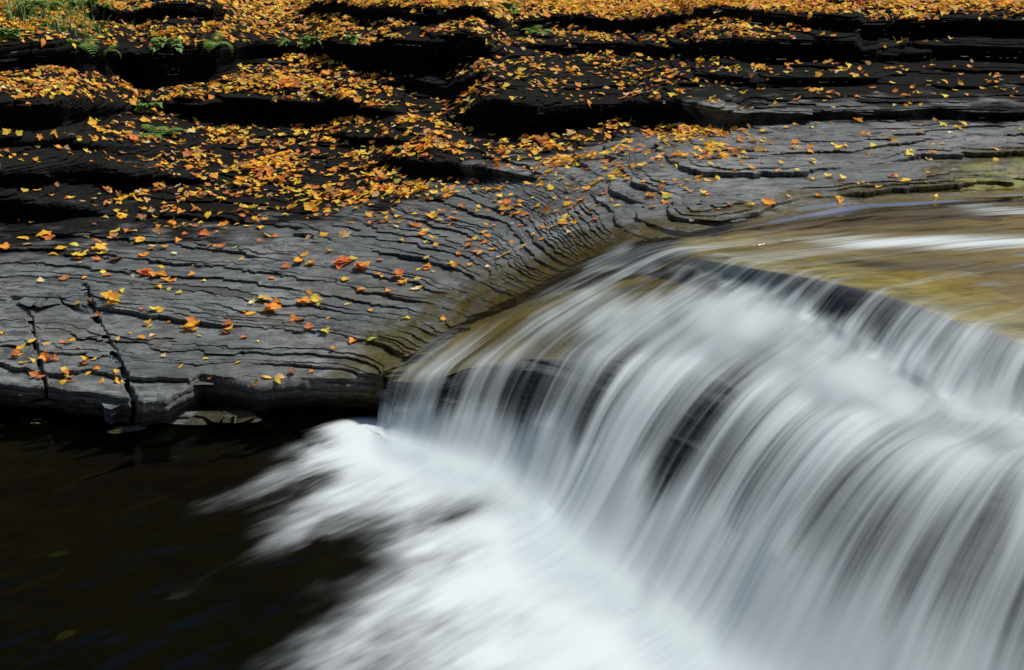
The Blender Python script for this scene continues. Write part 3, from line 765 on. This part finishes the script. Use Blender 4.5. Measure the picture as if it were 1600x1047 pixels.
DM = np.array([
    [.6, .6, .5, .5, .7, .8, .8, .9, .9, .95, .95, .95, .95, .95, .95, .9, .9],
    [.6, .5, .5, .5, .7, .6, .6, .4, .45, .4, .5, .6, .4, .1, .05, .1, .1],
    [.4, .2, .2, .2, .35, .5, .1, .15, .3, .3, .3, .3, .15, .05, .05, .03, .03],
    [.4, .45, .3, .2, .5, .5, .15, .2, .35, .35, .3, .3, .25, .3, .15, .1, .05],
    [.85, .85, .5, .7, .8, .8, .6, .35, .3, .2, .2, .22, .2, .15, .15, .12, .1],
    [.03, .05, .35, .1, .05, .15, .25, .35, .05, .05, .05, .05, .05, .05, .03, .03, .03],
    [.1, .15, .3, .35, .35, .4, .4, .45, .4, .3, .45, .55, .06, .05, .04, .04, .02],
    [.12, .15, .15, .3, .4, .4, .45, .4, .35, .3, .3, .2, .06, .05, .06, .03, .01],
    [.05, .12, .25, .35, .45, .4, .4, .45, .4, .25, .18, .10, .04, .06, .05, 0, 0],
    [.1, .25, .4, .4, .42, .45, .45, .4, .3, .15, .05, .01, 0, 0, 0, 0, 0],
    [.05, .10, .12, .14, .12, .08, .10, .12, .12, .05, 0, 0, 0, 0, 0, 0, 0],
    [.01, .02, .02, .02, .01, .02, .02, .02, .01, 0, 0, 0, 0, 0, 0, 0, 0],
    [.0, .0, .0, 0, 0, 0, 0, 0, 0, 0, 0, 0, 0, 0, 0, 0, 0]])
def dens(px, row):
    fx = np.clip(px, -200, 1800) / 100.0; fx = np.clip(fx, 0, 15.999); i = fx.astype(int); fx = fx - i
    fr = np.clip(np.interp(row, DR, np.arange(len(DR))), 0, len(DR) - 1.001); j = fr.astype(int); fr = fr - j
    return (DM[j, i] * (1 - fx) + DM[j, i + 1] * fx) * (1 - fr) + (DM[j + 1, i] * (1 - fx) + DM[j + 1, i + 1] * fx) * fr
def slope(x, y):
    e = 0.05
    return np.clip((ground(x + e, y) - ground(x - e, y)) / (2 * e), -1, 1), np.clip((ground(x, y + e) - ground(x, y - e)) / (2 * e), -1, 1)
LEAVES = []      # x, y, z, slope x, slope y, mesh, colour, size, turn, tilt, tilt axis
def put_leaf(x, y, z, gx, gy, mi, ci, sz, lift=0.0, tilt=None):
    LEAVES.append((x, y, z + 0.008 + lift, gx, gy, mi, ci, sz, random.uniform(0, 6.283), random.uniform(0, .6) if tilt is None else tilt, random.uniform(0, 6.283)))
NCAND = 150000
cu = rng.uniform(-.44, .44, NCAND); cy = np.sqrt(rng.uniform(7.2 ** 2, 19.5 ** 2, NCAND)); cx = cu * cy
cz = ground(cx, cy); cpx, crow, _ = project(cx, cy, cz)
dd = dens(cpx, crow)
dd = np.where(crow < -5, .5, dd)
cl = fbm(cx * 1.7, cy * 2.4, 3, 400)
dd = np.clip(dd * np.where(dd > .6, 1.0, np.exp(1.5 * cl - .25)), 0, .93)
area = .5 * .88 * (19.5 ** 2 - 7.2 ** 2)
dd = np.clip(dd * np.interp(crow, [150, 200, 340, 360], [1, 1.35, 1.35, 1]), 0, .93)
want = -np.log(1 - dd) / 0.0037
ok = (crow > -70) & (rng.random(NCAND) < want * area / NCAND) & (cz > .12) & ~inside(cx, cy, poly)
cx, cy, cz, dd = cx[ok], cy[ok], cz[ok], dd[ok]
gx, gy = slope(cx, cy)
for q in range(len(cx)):
    k = rng.random()
    mi = int(rng.integers(0, 6)) if k < .52 else int(rng.integers(6, 10)) if k < .92 else int(rng.integers(10, 12))
    put_leaf(cx[q], cy[q], cz[q], gx[q] * .7, gy[q] * .7, mi, int(rng.choice(len(CN), p=CW)), float(np.clip(rng.lognormal(math.log(.068), .28), .035, .12)) * (1.0 if mi < 6 else .8), float(rng.uniform(0, .04)) * dd[q])
# leaves one can point to on the grey platform: photo column, row, shape, colour, span in photo pixels, number heaped there
HERO = """182 407 m brown 31 1|10 387 m orange 24 1|69 369 m gold 28 2|40 374 o gold 20 1|44 384 o tan 18 1|116 384 o yellow 18 1|135 371 o yellow_green 20 1|177 375 m tan 26 2|152 391 m gold 26 3|125 406 m rust 22 3|154 407 m rust 22 2|83 399 o gold 22 1|96 392 o gold 20 1|240 387 o cream 15 1|258 389 o gold 17 1|221 401 o rust 20 1|218 377 m gold 22 2|317 367 m red_orange 26 1|430 372 m red_orange 17 1|516 394 o gold 14 1|376 407 m tan 15 1|169 431 o orange 19 1|64 441 m cream 17 1|101 438 m rust 22 1|133 434 o orange 14 1|191 456 o yellow 18 1|209 433 o tan 16 1|229 431 m red_orange 24 3|250 430 m orange 24 2|268 440 m orange 24 2|248 450 o gold 22 1|265 453 o yellow_green 14 1|280 460 m yellow 17 1|302 431 m gold 16 1|319 441 m yellow 14 1|425 436 o orange 14 1|465 414 m rust 22 3|482 415 m gold 20 3|447 419 m red_orange 17 1|533 416 m red_orange 26 3|121 483 o gold 16 1|145 482 m rust 18 1|174 475 m gold 24 5|223 486 o orange 14 1|251 488 m yellow 20 2|263 505 o orange 12 1|287 512 m yellow 16 1|300 515 m rust 24 4|304 509 m gold 22 2|312 527 o yellow_green 14 1|222 531 o gold 16 1|239 525 o tan 18 1|184 531 o tan 18 1|202 522 o gold 12 1|233 511 m gold 18 2|354 522 m rust 22 3|383 529 m rust 16 1|403 535 o yellow 9 1|422 485 m orange 27 4|428 478 m red_orange 24 2|415 470 m tan 22 1|395 475 o cream 17 1|408 468 m yellow 20 1|393 492 o gold 19 1|380 489 o orange 16 1|471 473 m orange 24 2|461 500 m rust 22 1|510 517 m yellow 22 1|483 514 m rust 18 1|506 483 m tan 18 1|498 477 o yellow_green 12 1|513 499 o yellow 9 1|520 549 o orange 16 1|321 563 o yellow 11 1|373 568 o gold 14 1|255 559 m tan 12 1|418 593 o yellow 17 1|400 605 m gold 18 1|437 592 o tan 20 1|434 603 o yellow 16 1|457 586 o brown 22 1|489 583 m orange 16 1|331 627 m rust 12 1|27 556 m orange 24 3|34 569 m gold 18 1|51 566 m yellow 16 1|51 536 o yellow 16 1|5 521 m orange 16 1|73 539 m tan 18 1|98 536 m rust 18 2|115 532 o gold 12 1|123 544 o gold 12 1|76 566 m red_orange 22 3|64 590 m rust 20 2|100 580 o yellow 20 1|132 570 m rust 20 2|147 563 m yellow 14 1|150 580 o orange 17 1|138 585 o yellow 16 1|182 583 m gold 14 1|103 591 m rust 20 2|98 600 o gold 16 1|110 597 o orange 20 1|160 598 m gold 16 1|184 598 m gold 24 1|653 453 m cream 27 1|651 440 m yellow 18 1|621 433 m orange 22 3|631 443 m orange 20 2|565 456 o orange 18 1|538 441 m gold 20 1|564 421 m orange 26 4|540 412 m red_orange 22 2|552 408 o yellow_green 12 1|591 433 o orange 15 1|597 435 o gold 12 1|543 477 o yellow 12 1|579 486 m gold 13 1|600 481 o yellow 9 1|633 499 m yellow 20 1|552 534 m orange 17 1|581 531 o yellow_green 17 1|592 409 m rust 15 1|667 405 o tan 13 1|655 422 o yellow 14 1|668 421 m orange 18 2|678 426 m tan 13 1|705 413 m yellow 15 1|711 421 m orange 14 1|761 418 m cream 14 1|793 397 m yellow 17 1|781 404 o tan 12 1|819 387 o yellow 12 1|717 400 o orange 17 1|746 396 m rust 16 1|770 391 m orange 17 1|758 381 m rust 18 2|732 377 m rust 18 1|735 385 m orange 18 1|753 365 o gold 13 1|800 379 o orange 15 1|682 386 o gold 18 2|665 379 o yellow 16 1|658 369 m orange 20 2|702 354 o orange 12 1|773 354 o orange 12 1|866 354 o yellow 12 1|847 357 o orange 16 1|815 354 m red_orange 15 1|891 365 m tan 15 1|898 350 m gold 18 1|928 343 m red_orange 15 2|1058 208 m gold 16 3|1265 240 m gold 17 2|1143 238 o cream 16 1|1237 232 m orange 17 2|1270 255 o yellow 16 2|1298 278 m rust 18 2|1315 282 m rust 18 2|1340 288 o yellow 12 2|1400 278 m orange 18 2|1412 285 m gold 20 2|1422 243 m yellow 24 2|1460 240 m rust 14 2|1357 241 m rust 12 1|1390 235 m rust 12 1|1165 248 m gold 18 1|1218 158 o cream 16 1|1308 232 m orange 18 2|1229 201 o gold 12 1|1268 200 o yellow 12 1|1485 208 o cream 13 1|1418 150 m gold 18 1|1310 310 o gold 14 1|1277 309 m orange 14 1|1174 322 o yellow 16 2|1232 309 o gold 12 1|1244 276 o yellow 12 1|1214 274 o tan 12 1"""
def hit_ground(px, row):
    rx, rz = ray(px, row); ys = np.arange(6.5, 20, .01)
    g = ground(rx * ys, ys); b = np.nonzero(g > CAM_H + rz * ys)[0]
    return (rx * ys[b[0]], ys[b[0]], g[b[0]]) if len(b) else None
n_field = len(LEAVES)
for item in HERO.split('|'):
    a = item.split(); px, row, n = float(a[0]), float(a[1]), int(a[5])
    for q in range(n):
        h = hit_ground(px + (random.gauss(0, 6) if q else 0), row + (random.gauss(0, 3) if q else 0))
        if h is None: continue
        x, y, zz = h; D = project(x, y, zz)[2]
        c = a[3].replace('_', ' ') if q == 0 else random.choice(['orange', 'gold', 'rust', a[3].replace('_', ' '), 'yellow'])
        sx_, sy_ = slope(np.array([x]), np.array([y]))
        mi = random.randrange(6) if a[2] == 'm' else random.randrange(6, 10)
        put_leaf(x, y, zz, sx_[0] * .7, sy_[0] * .7, mi, CN.index(c), float(a[4]) * D / FPX * (1.0 if a[2] == 'm' else .95) * random.uniform(.86, 1.08), .012 * q, random.uniform(0, .35))
def leaf_matrix(L):
    x, y, zz, gx_, gy_, mi, ci, sz, turn, tilt, tax = L
    nrm_ = Vector((-gx_, -gy_, 1)).normalized()
    q = Vector((0, 0, 1)).rotation_difference(nrm_)
    R = q.to_matrix() @ Matrix.Rotation(tilt, 3, Vector((math.cos(tax), math.sin(tax), 0))) @ Matrix.Rotation(turn, 3, 'Z')
    return Matrix.Translation((x, y, zz)) @ (R * sz).to_4x4()
print('leaves', len(LEAVES), n_field, round(time.time() - T0, 1))
LA = np.array([L[:3] for L in LEAVES]); lpx, lrow, ld = project(LA[:, 0], LA[:, 1], LA[:, 2])
seen = (lpx > 2) & (lpx < 1598) & (lrow > 2)
for i in np.nonzero(seen & (lrow > 180))[0]:                         # hidden behind a riser?
    tt = np.linspace(.02, .25, 24); qx = LA[i, 0] * (1 - tt); qy = LA[i, 1] * (1 - tt); qz = LA[i, 2] + (CAM_H - LA[i, 2]) * tt
    if (ground(qx, qy) > qz).any(): seen[i] = False
span = np.array([L[7] for L in LEAVES]) / ld
single = np.zeros(len(LEAVES), bool)
cand = np.nonzero(seen & (lrow > 180))[0]
single[cand[np.argsort(-span[cand])[:300]]] = True
# the rest of the litter, too many to count, as one mass
vs, fs, ves, cs, off = [], [], [], [], 0
for i in np.nonzero(~single)[0]:
    L = LEAVES[i]; v, f, ve = LEAF_LOW[L[5]]
    Mx = np.array(leaf_matrix(L))
    vs.append(v @ Mx[:3, :3].T + Mx[:3, 3]); fs.append(f + off); ves.append(ve); off += len(v)
    c = np.array(COLS[CN[L[6]]]) * random.uniform(.75, 1.2)
    cs.append(np.tile(np.append(np.clip(c * (1, random.uniform(.85, 1.15), 1), 0, .9), 1), (len(v), 1)))
me = build_mesh('fallen_leaves', np.concatenate(vs), np.concatenate(fs), True, {'vein': np.concatenate(ves), 'leaf_color': np.concatenate(cs)})
add('fallen_leaves', me, M_LITTER, None, kind='stuff', label='orange and gold autumn leaf litter strewn over the dark upper ledges', category='leaves')
def place_words(px, row):
    if row > 475 and px < 60: return 'on the outermost corner block'
    if row > 475 and px < 215 and px < 140 + (row - 475) * .55: return 'on the cracked corner block'
    if row > 575: return 'by the platform rim'
    if px > 1000 and row < 205: return 'on the far dark ledge'
    if px > 1000: return 'on rock above the stream'
    if px > 560 and row > 340: return 'on the slope beside the chute'
    if row > 440 and px > 330: return 'on the bare mid platform'
    if row > 440: return 'past the diagonal crack'
    if row > 350 and px < 260: return 'on the shaded platform end'
    if row > 350: return 'on the upper platform'
    if row > 320: return 'on the littered step'
    if row > 290: return 'on the second littered step'
    if row > 260: return 'on the third littered step'
    return 'on ledges under the black riser' if px < 560 else 'on ledges under the central overhang'
SHAPE = {'maple': 'maple_leaf', 'oval': 'oval_leaf', 'narrow': 'narrow_leaf'}
items = []
sidx = np.nonzero(single)[0]
for i in sidx:
    L = LEAVES[i]; near = int((np.hypot(LA[:, 0] - LA[i, 0], LA[:, 1] - LA[i, 1]) < .10).sum()) - 1
    kind = LEAF[L[5]][0]; px_span = span[i] * FPX
    size = 'large ' if px_span > 25 else 'small ' if px_span < 16 else ''
    how = 'alone' if near == 0 else 'in a pair' if near == 1 else 'in a clump'
    items.append((i, f"{size}{CN[L[6]]} {kind} leaf {how} {place_words(lpx[i], lrow[i])}", kind))
by = {}
for it in items: by.setdefault(it[1], []).append(it)
falls_at = CT[0][5]
ORD = ['', 'second ', 'third ', 'fourth ', 'fifth ', 'sixth ', 'seventh ', 'eighth ', 'ninth ', 'tenth ', 'eleventh ', 'twelfth ', 'thirteenth ', 'fourteenth ', 'fifteenth ', 'sixteenth ', 'seventeenth ', 'eighteenth ', 'nineteenth ', 'twentieth ']
for lab, its in by.items():
    its.sort(key=lambda it: np.hypot(LA[it[0], 0] - falls_at[0], LA[it[0], 1] - falls_at[1]))
    for r_, (i, _, kind) in enumerate(its):
        L = LEAVES[i]
        full = lab if len(its) == 1 else lab + (f', {ORD[r_]}nearest falls' if r_ < 20 else ', far from falls')
        o = add(SHAPE[kind], LEAF_ME[L[5]], None, None, label=full, category='leaf', group='fallen leaves lying singly on the rock')
        o.matrix_world = leaf_matrix(L)
        c = np.array(COLS[CN[L[6]]]) * random.uniform(.85, 1.1); o.color = (*np.clip(c, 0, .9), 1)
for px_, row_, ci, lab in ((90, 866, 'yellow green', 'dull yellow leaf sunk in the dark pool, nearer the rock'), (103, 992, 'yellow', 'yellow leaf sunk in the dark pool, farther from the rock')):
    p_ = P(px_, row_, -.03); o = add('oval_leaf', LEAF_ME[7], None, None, label=lab, category='leaf', group='leaves sunk in the pool')
    o.location = p_; o.scale = (.11, .11, .03); o.rotation_euler = (0, 0, px_); o.color = (*COLS[ci], 1)
print('done', len(sidx), round(time.time() - T0, 1))

# ------------------------------------------------------------------ green plants on the ledges
def blade_leaf(w, seed):
    """one serrated leaf, 1 long, stalk at the origin, along +Y"""
    ys = [0.0, .18, .36, .55, .74, .9]; ws = [.03, .34, .50, .44, .28, .10]
    vs = [(0, 0, 0)]; f = []
    for q, (y, a) in enumerate(zip(ys, ws)):
        zc = .18 * y * (1 - y) - .25 * y * y
        vs += [(-a * w * 2, y + .05, zc + .10 * a), (0, y, zc), (a * w * 2, y + .05, zc + .10 * a)]
    vs.append((0, 1.04, -.28))
    for q in range(5):
        b = 1 + 3 * q
        f += [(b, b + 1, b + 4, b + 3), (b + 1, b + 2, b + 5, b + 4)]
    tri = [(16, 17, 19), (17, 18, 19)]
    return np.array(vs), [np.array(f), np.array(tri)]
def tube(path, r0, r1, n=5):
    path = np.array(path); vs, fs = [], []
    for q, p in enumerate(path):
        d = path[min(q + 1, len(path) - 1)] - path[max(q - 1, 0)]; d = d / (np.linalg.norm(d) + 1e-9)
        a = np.cross(d, (0.3, .9, .2)); a /= np.linalg.norm(a); b = np.cross(d, a); r = r0 + (r1 - r0) * q / (len(path) - 1)
        for k in range(n): vs.append(p + r * (math.cos(6.283 * k / n) * a + math.sin(6.283 * k / n) * b))
    for q in range(len(path) - 1):
        for k in range(n): fs.append((q * n + k, q * n + (k + 1) % n, (q + 1) * n + (k + 1) % n, (q + 1) * n + k))
    return np.array(vs), np.array(fs)
BL = [build_mesh('leaf', *blade_leaf(w, q), True) for q, w in enumerate((.42, .55, .34))]
for m in BL: m.materials.append(M_GREEN)
def frond_mesh(L, droop, seed):
    r = random.Random(seed); n = 11; vs, fs = [], []
    pts = []
    for q in range(n + 1):
        t_ = q / n; pts.append(np.array((0, L * t_ * (1 - .25 * droop * t_), L * (.75 * t_ - droop * t_ * t_))))
    for q in range(1, n + 1):
        p = pts[q]; ln = L * .30 * math.sin(math.pi * (.12 + .86 * q / n)) + .006
        for sgn in (-1, 1):
            b = len(vs); e = np.array((sgn * ln, ln * .35, -ln * .18)); wv = np.array((0, L / n * .42, 0))
            vs += [p - wv, p + e * .5 - wv * .8, p + e, p + e * .5 + wv * .8, p + wv]
            fs += [(b, b + 1, b + 3, b + 4)]; fs.append((b + 1, b + 2, b + 3, b + 3))
    q4 = np.array([f for f in fs if f[2] != f[3]]); t3 = np.array([f[:3] for f in fs if f[2] == f[3]])
    tv, tf = tube(pts, .003, .001, 4)
    return build_mesh('frond', np.concatenate([np.array(vs), tv]), [q4, tf + len(vs), t3], True)
FR = [frond_mesh(1.0, d, q) for q, d in enumerate((.55, .8, 1.1))]
for m in FR: m.materials.append(M_GREEN)
def herb(px, row, h, label, seed, hang=0.0, n_stem=4):
    g = hit_ground(px, row)
    r = random.Random(seed)
    root = add('wild_herb', None, None, None, label=label, category='plant', group='small green plants on the ledges')
    root.location = g
    for k in range(n_stem):
        a = r.uniform(0, 6.283) if not hang else r.uniform(3.6, 5.8); out = h * r.uniform(.3, .8)
        path = []
        for q in range(7):
            t_ = q / 6; path.append((math.cos(a) * out * t_, math.sin(a) * out * t_, h * (.9 * t_ - (.5 + hang) * t_ * t_)))
        v, f = tube(path, .004, .002)
        me = build_mesh('stem', v, f, True); me.materials.append(M_STEM); add('stem', me, None, root)
        for q in range(2, 7):
            for sgn in (-1, 1):
                o = add('leaf', BL[r.randrange(3)], None, root)
                az = a - math.pi / 2 + sgn * r.uniform(.5, 1.1) if q < 6 else a - math.pi / 2 + sgn * .3
                o.location = path[q]; o.rotation_euler = (r.uniform(-.5, .35), r.uniform(-.3, .3), az); sc = h * r.uniform(.24, .40); o.scale = (sc, sc, sc)
def fern(px, row, h, label, seed, n=7):
    g = hit_ground(px, row)
    r = random.Random(seed)
    root = add('fern', None, None, None, label=label, category='fern', group='ferns on the ledges')
    root.location = g; h *= .9
    for k in range(n):
        o = add('frond', FR[r.randrange(3)], None, root); sc = h * r.uniform(.75, 1.15)
        o.scale = (sc, sc, sc); o.rotation_euler = (r.uniform(-.25, .25), 0, 6.283 * k / n + r.uniform(-.3, .3))
herb(268, 68, .26, 'bright green herb drooping over the rim of the long black riser', 1, .5)
herb(216, 176, .24, 'green herb growing in the gap between two leafy ledges', 2, 0, 4)
herb(492, 68, .30, 'spreading green herb where the long riser ends', 3, .4, 5)
herb(452, 72, .20, 'short green herb next to the spreading herb', 4, .3, 3)
herb(548, 62, .20, 'small yellowish herb at the foot of the leafy top bank', 5, .4, 3)
herb(792, 14, .30, 'green herb on the rim of the topmost leaf covered ledge', 6, .5, 4)
herb(70, 22, .30, 'tall green herb amid leaf litter on the grassy top bank', 7, 0, 6)
herb(128, 14, .24, 'low green herb beside the short dark step of the top bank', 8, 0, 5)
herb(22, 60, .28, 'bushy green herb at the picture edge above the black riser', 9, .2, 6)
herb(180, 36, .18, 'little green herb under the short dark step', 10, 0, 3)
fern(840, 52, .30, 'pale green fern hanging before the dark upper riser', 11, 5)
fern(132, 104, .34, 'low fern among leaves on the dark recess floor', 12, 7)
fern(252, 212, .30, 'dark green fern on the littered slope below the gap herb', 13, 8)
fern(338, 70, .30, 'fern hanging at the end of the black recess', 14, 6)
fern(170, 100, .22, 'small fern against the back of the dark recess', 15, 6)
fern(205, 16, .24, 'fern on the top bank between two dark steps', 16, 6)
# grass of the top bank
gv, gf = [], []
for q in range(1300):
    px_ = random.gauss(60, 60) if q < 1000 else random.gauss(115, 40); rw = random.uniform(-30, 48) if q < 1000 else random.uniform(20, 60)
    if not -40 < px_ < 240: continue
    rx_, rz_ = ray(px_, rw); y_ = None
    yy_ = random.uniform(14.0, 19.0) if q < 1000 else random.uniform(13.4, 16.5); xx_ = rx_ * yy_
    zz_ = float(ground(np.array([xx_]), np.array([yy_]))[0]); pr = project(xx_, yy_, zz_)
    if pr[1] > 62: continue
    a = random.uniform(0, 6.283); h = random.uniform(.05, .16); w = random.uniform(.003, .007); le = random.uniform(.2, .9) * h
    b = len(gv); dx, dy = math.cos(a), math.sin(a)
    gv += [(xx_ - dy * w, yy_ + dx * w, zz_), (xx_ + dy * w, yy_ - dx * w, zz_), (xx_ + dx * le * .4 + dy * w * .8, yy_ + dy * le * .4 - dx * w * .8, zz_ + h * .7), (xx_ + dx * le * .4 - dy * w * .8, yy_ + dy * le * .4 + dx * w * .8, zz_ + h * .7), (xx_ + dx * le, yy_ + dy * le, zz_ + h)]
    gf.append((b, b + 1, b + 2, b + 3)); gf.append((b + 3, b + 2, b + 4, b + 4))
me = build_mesh('grass', gv, [np.array([f for f in gf if f[2] != f[3]]), np.array([f[:3] for f in gf if f[2] == f[3]])], True)
add('grass', me, M_GREEN, None, kind='stuff', label='short green grass growing through leaf litter on the top bank', category='grass')
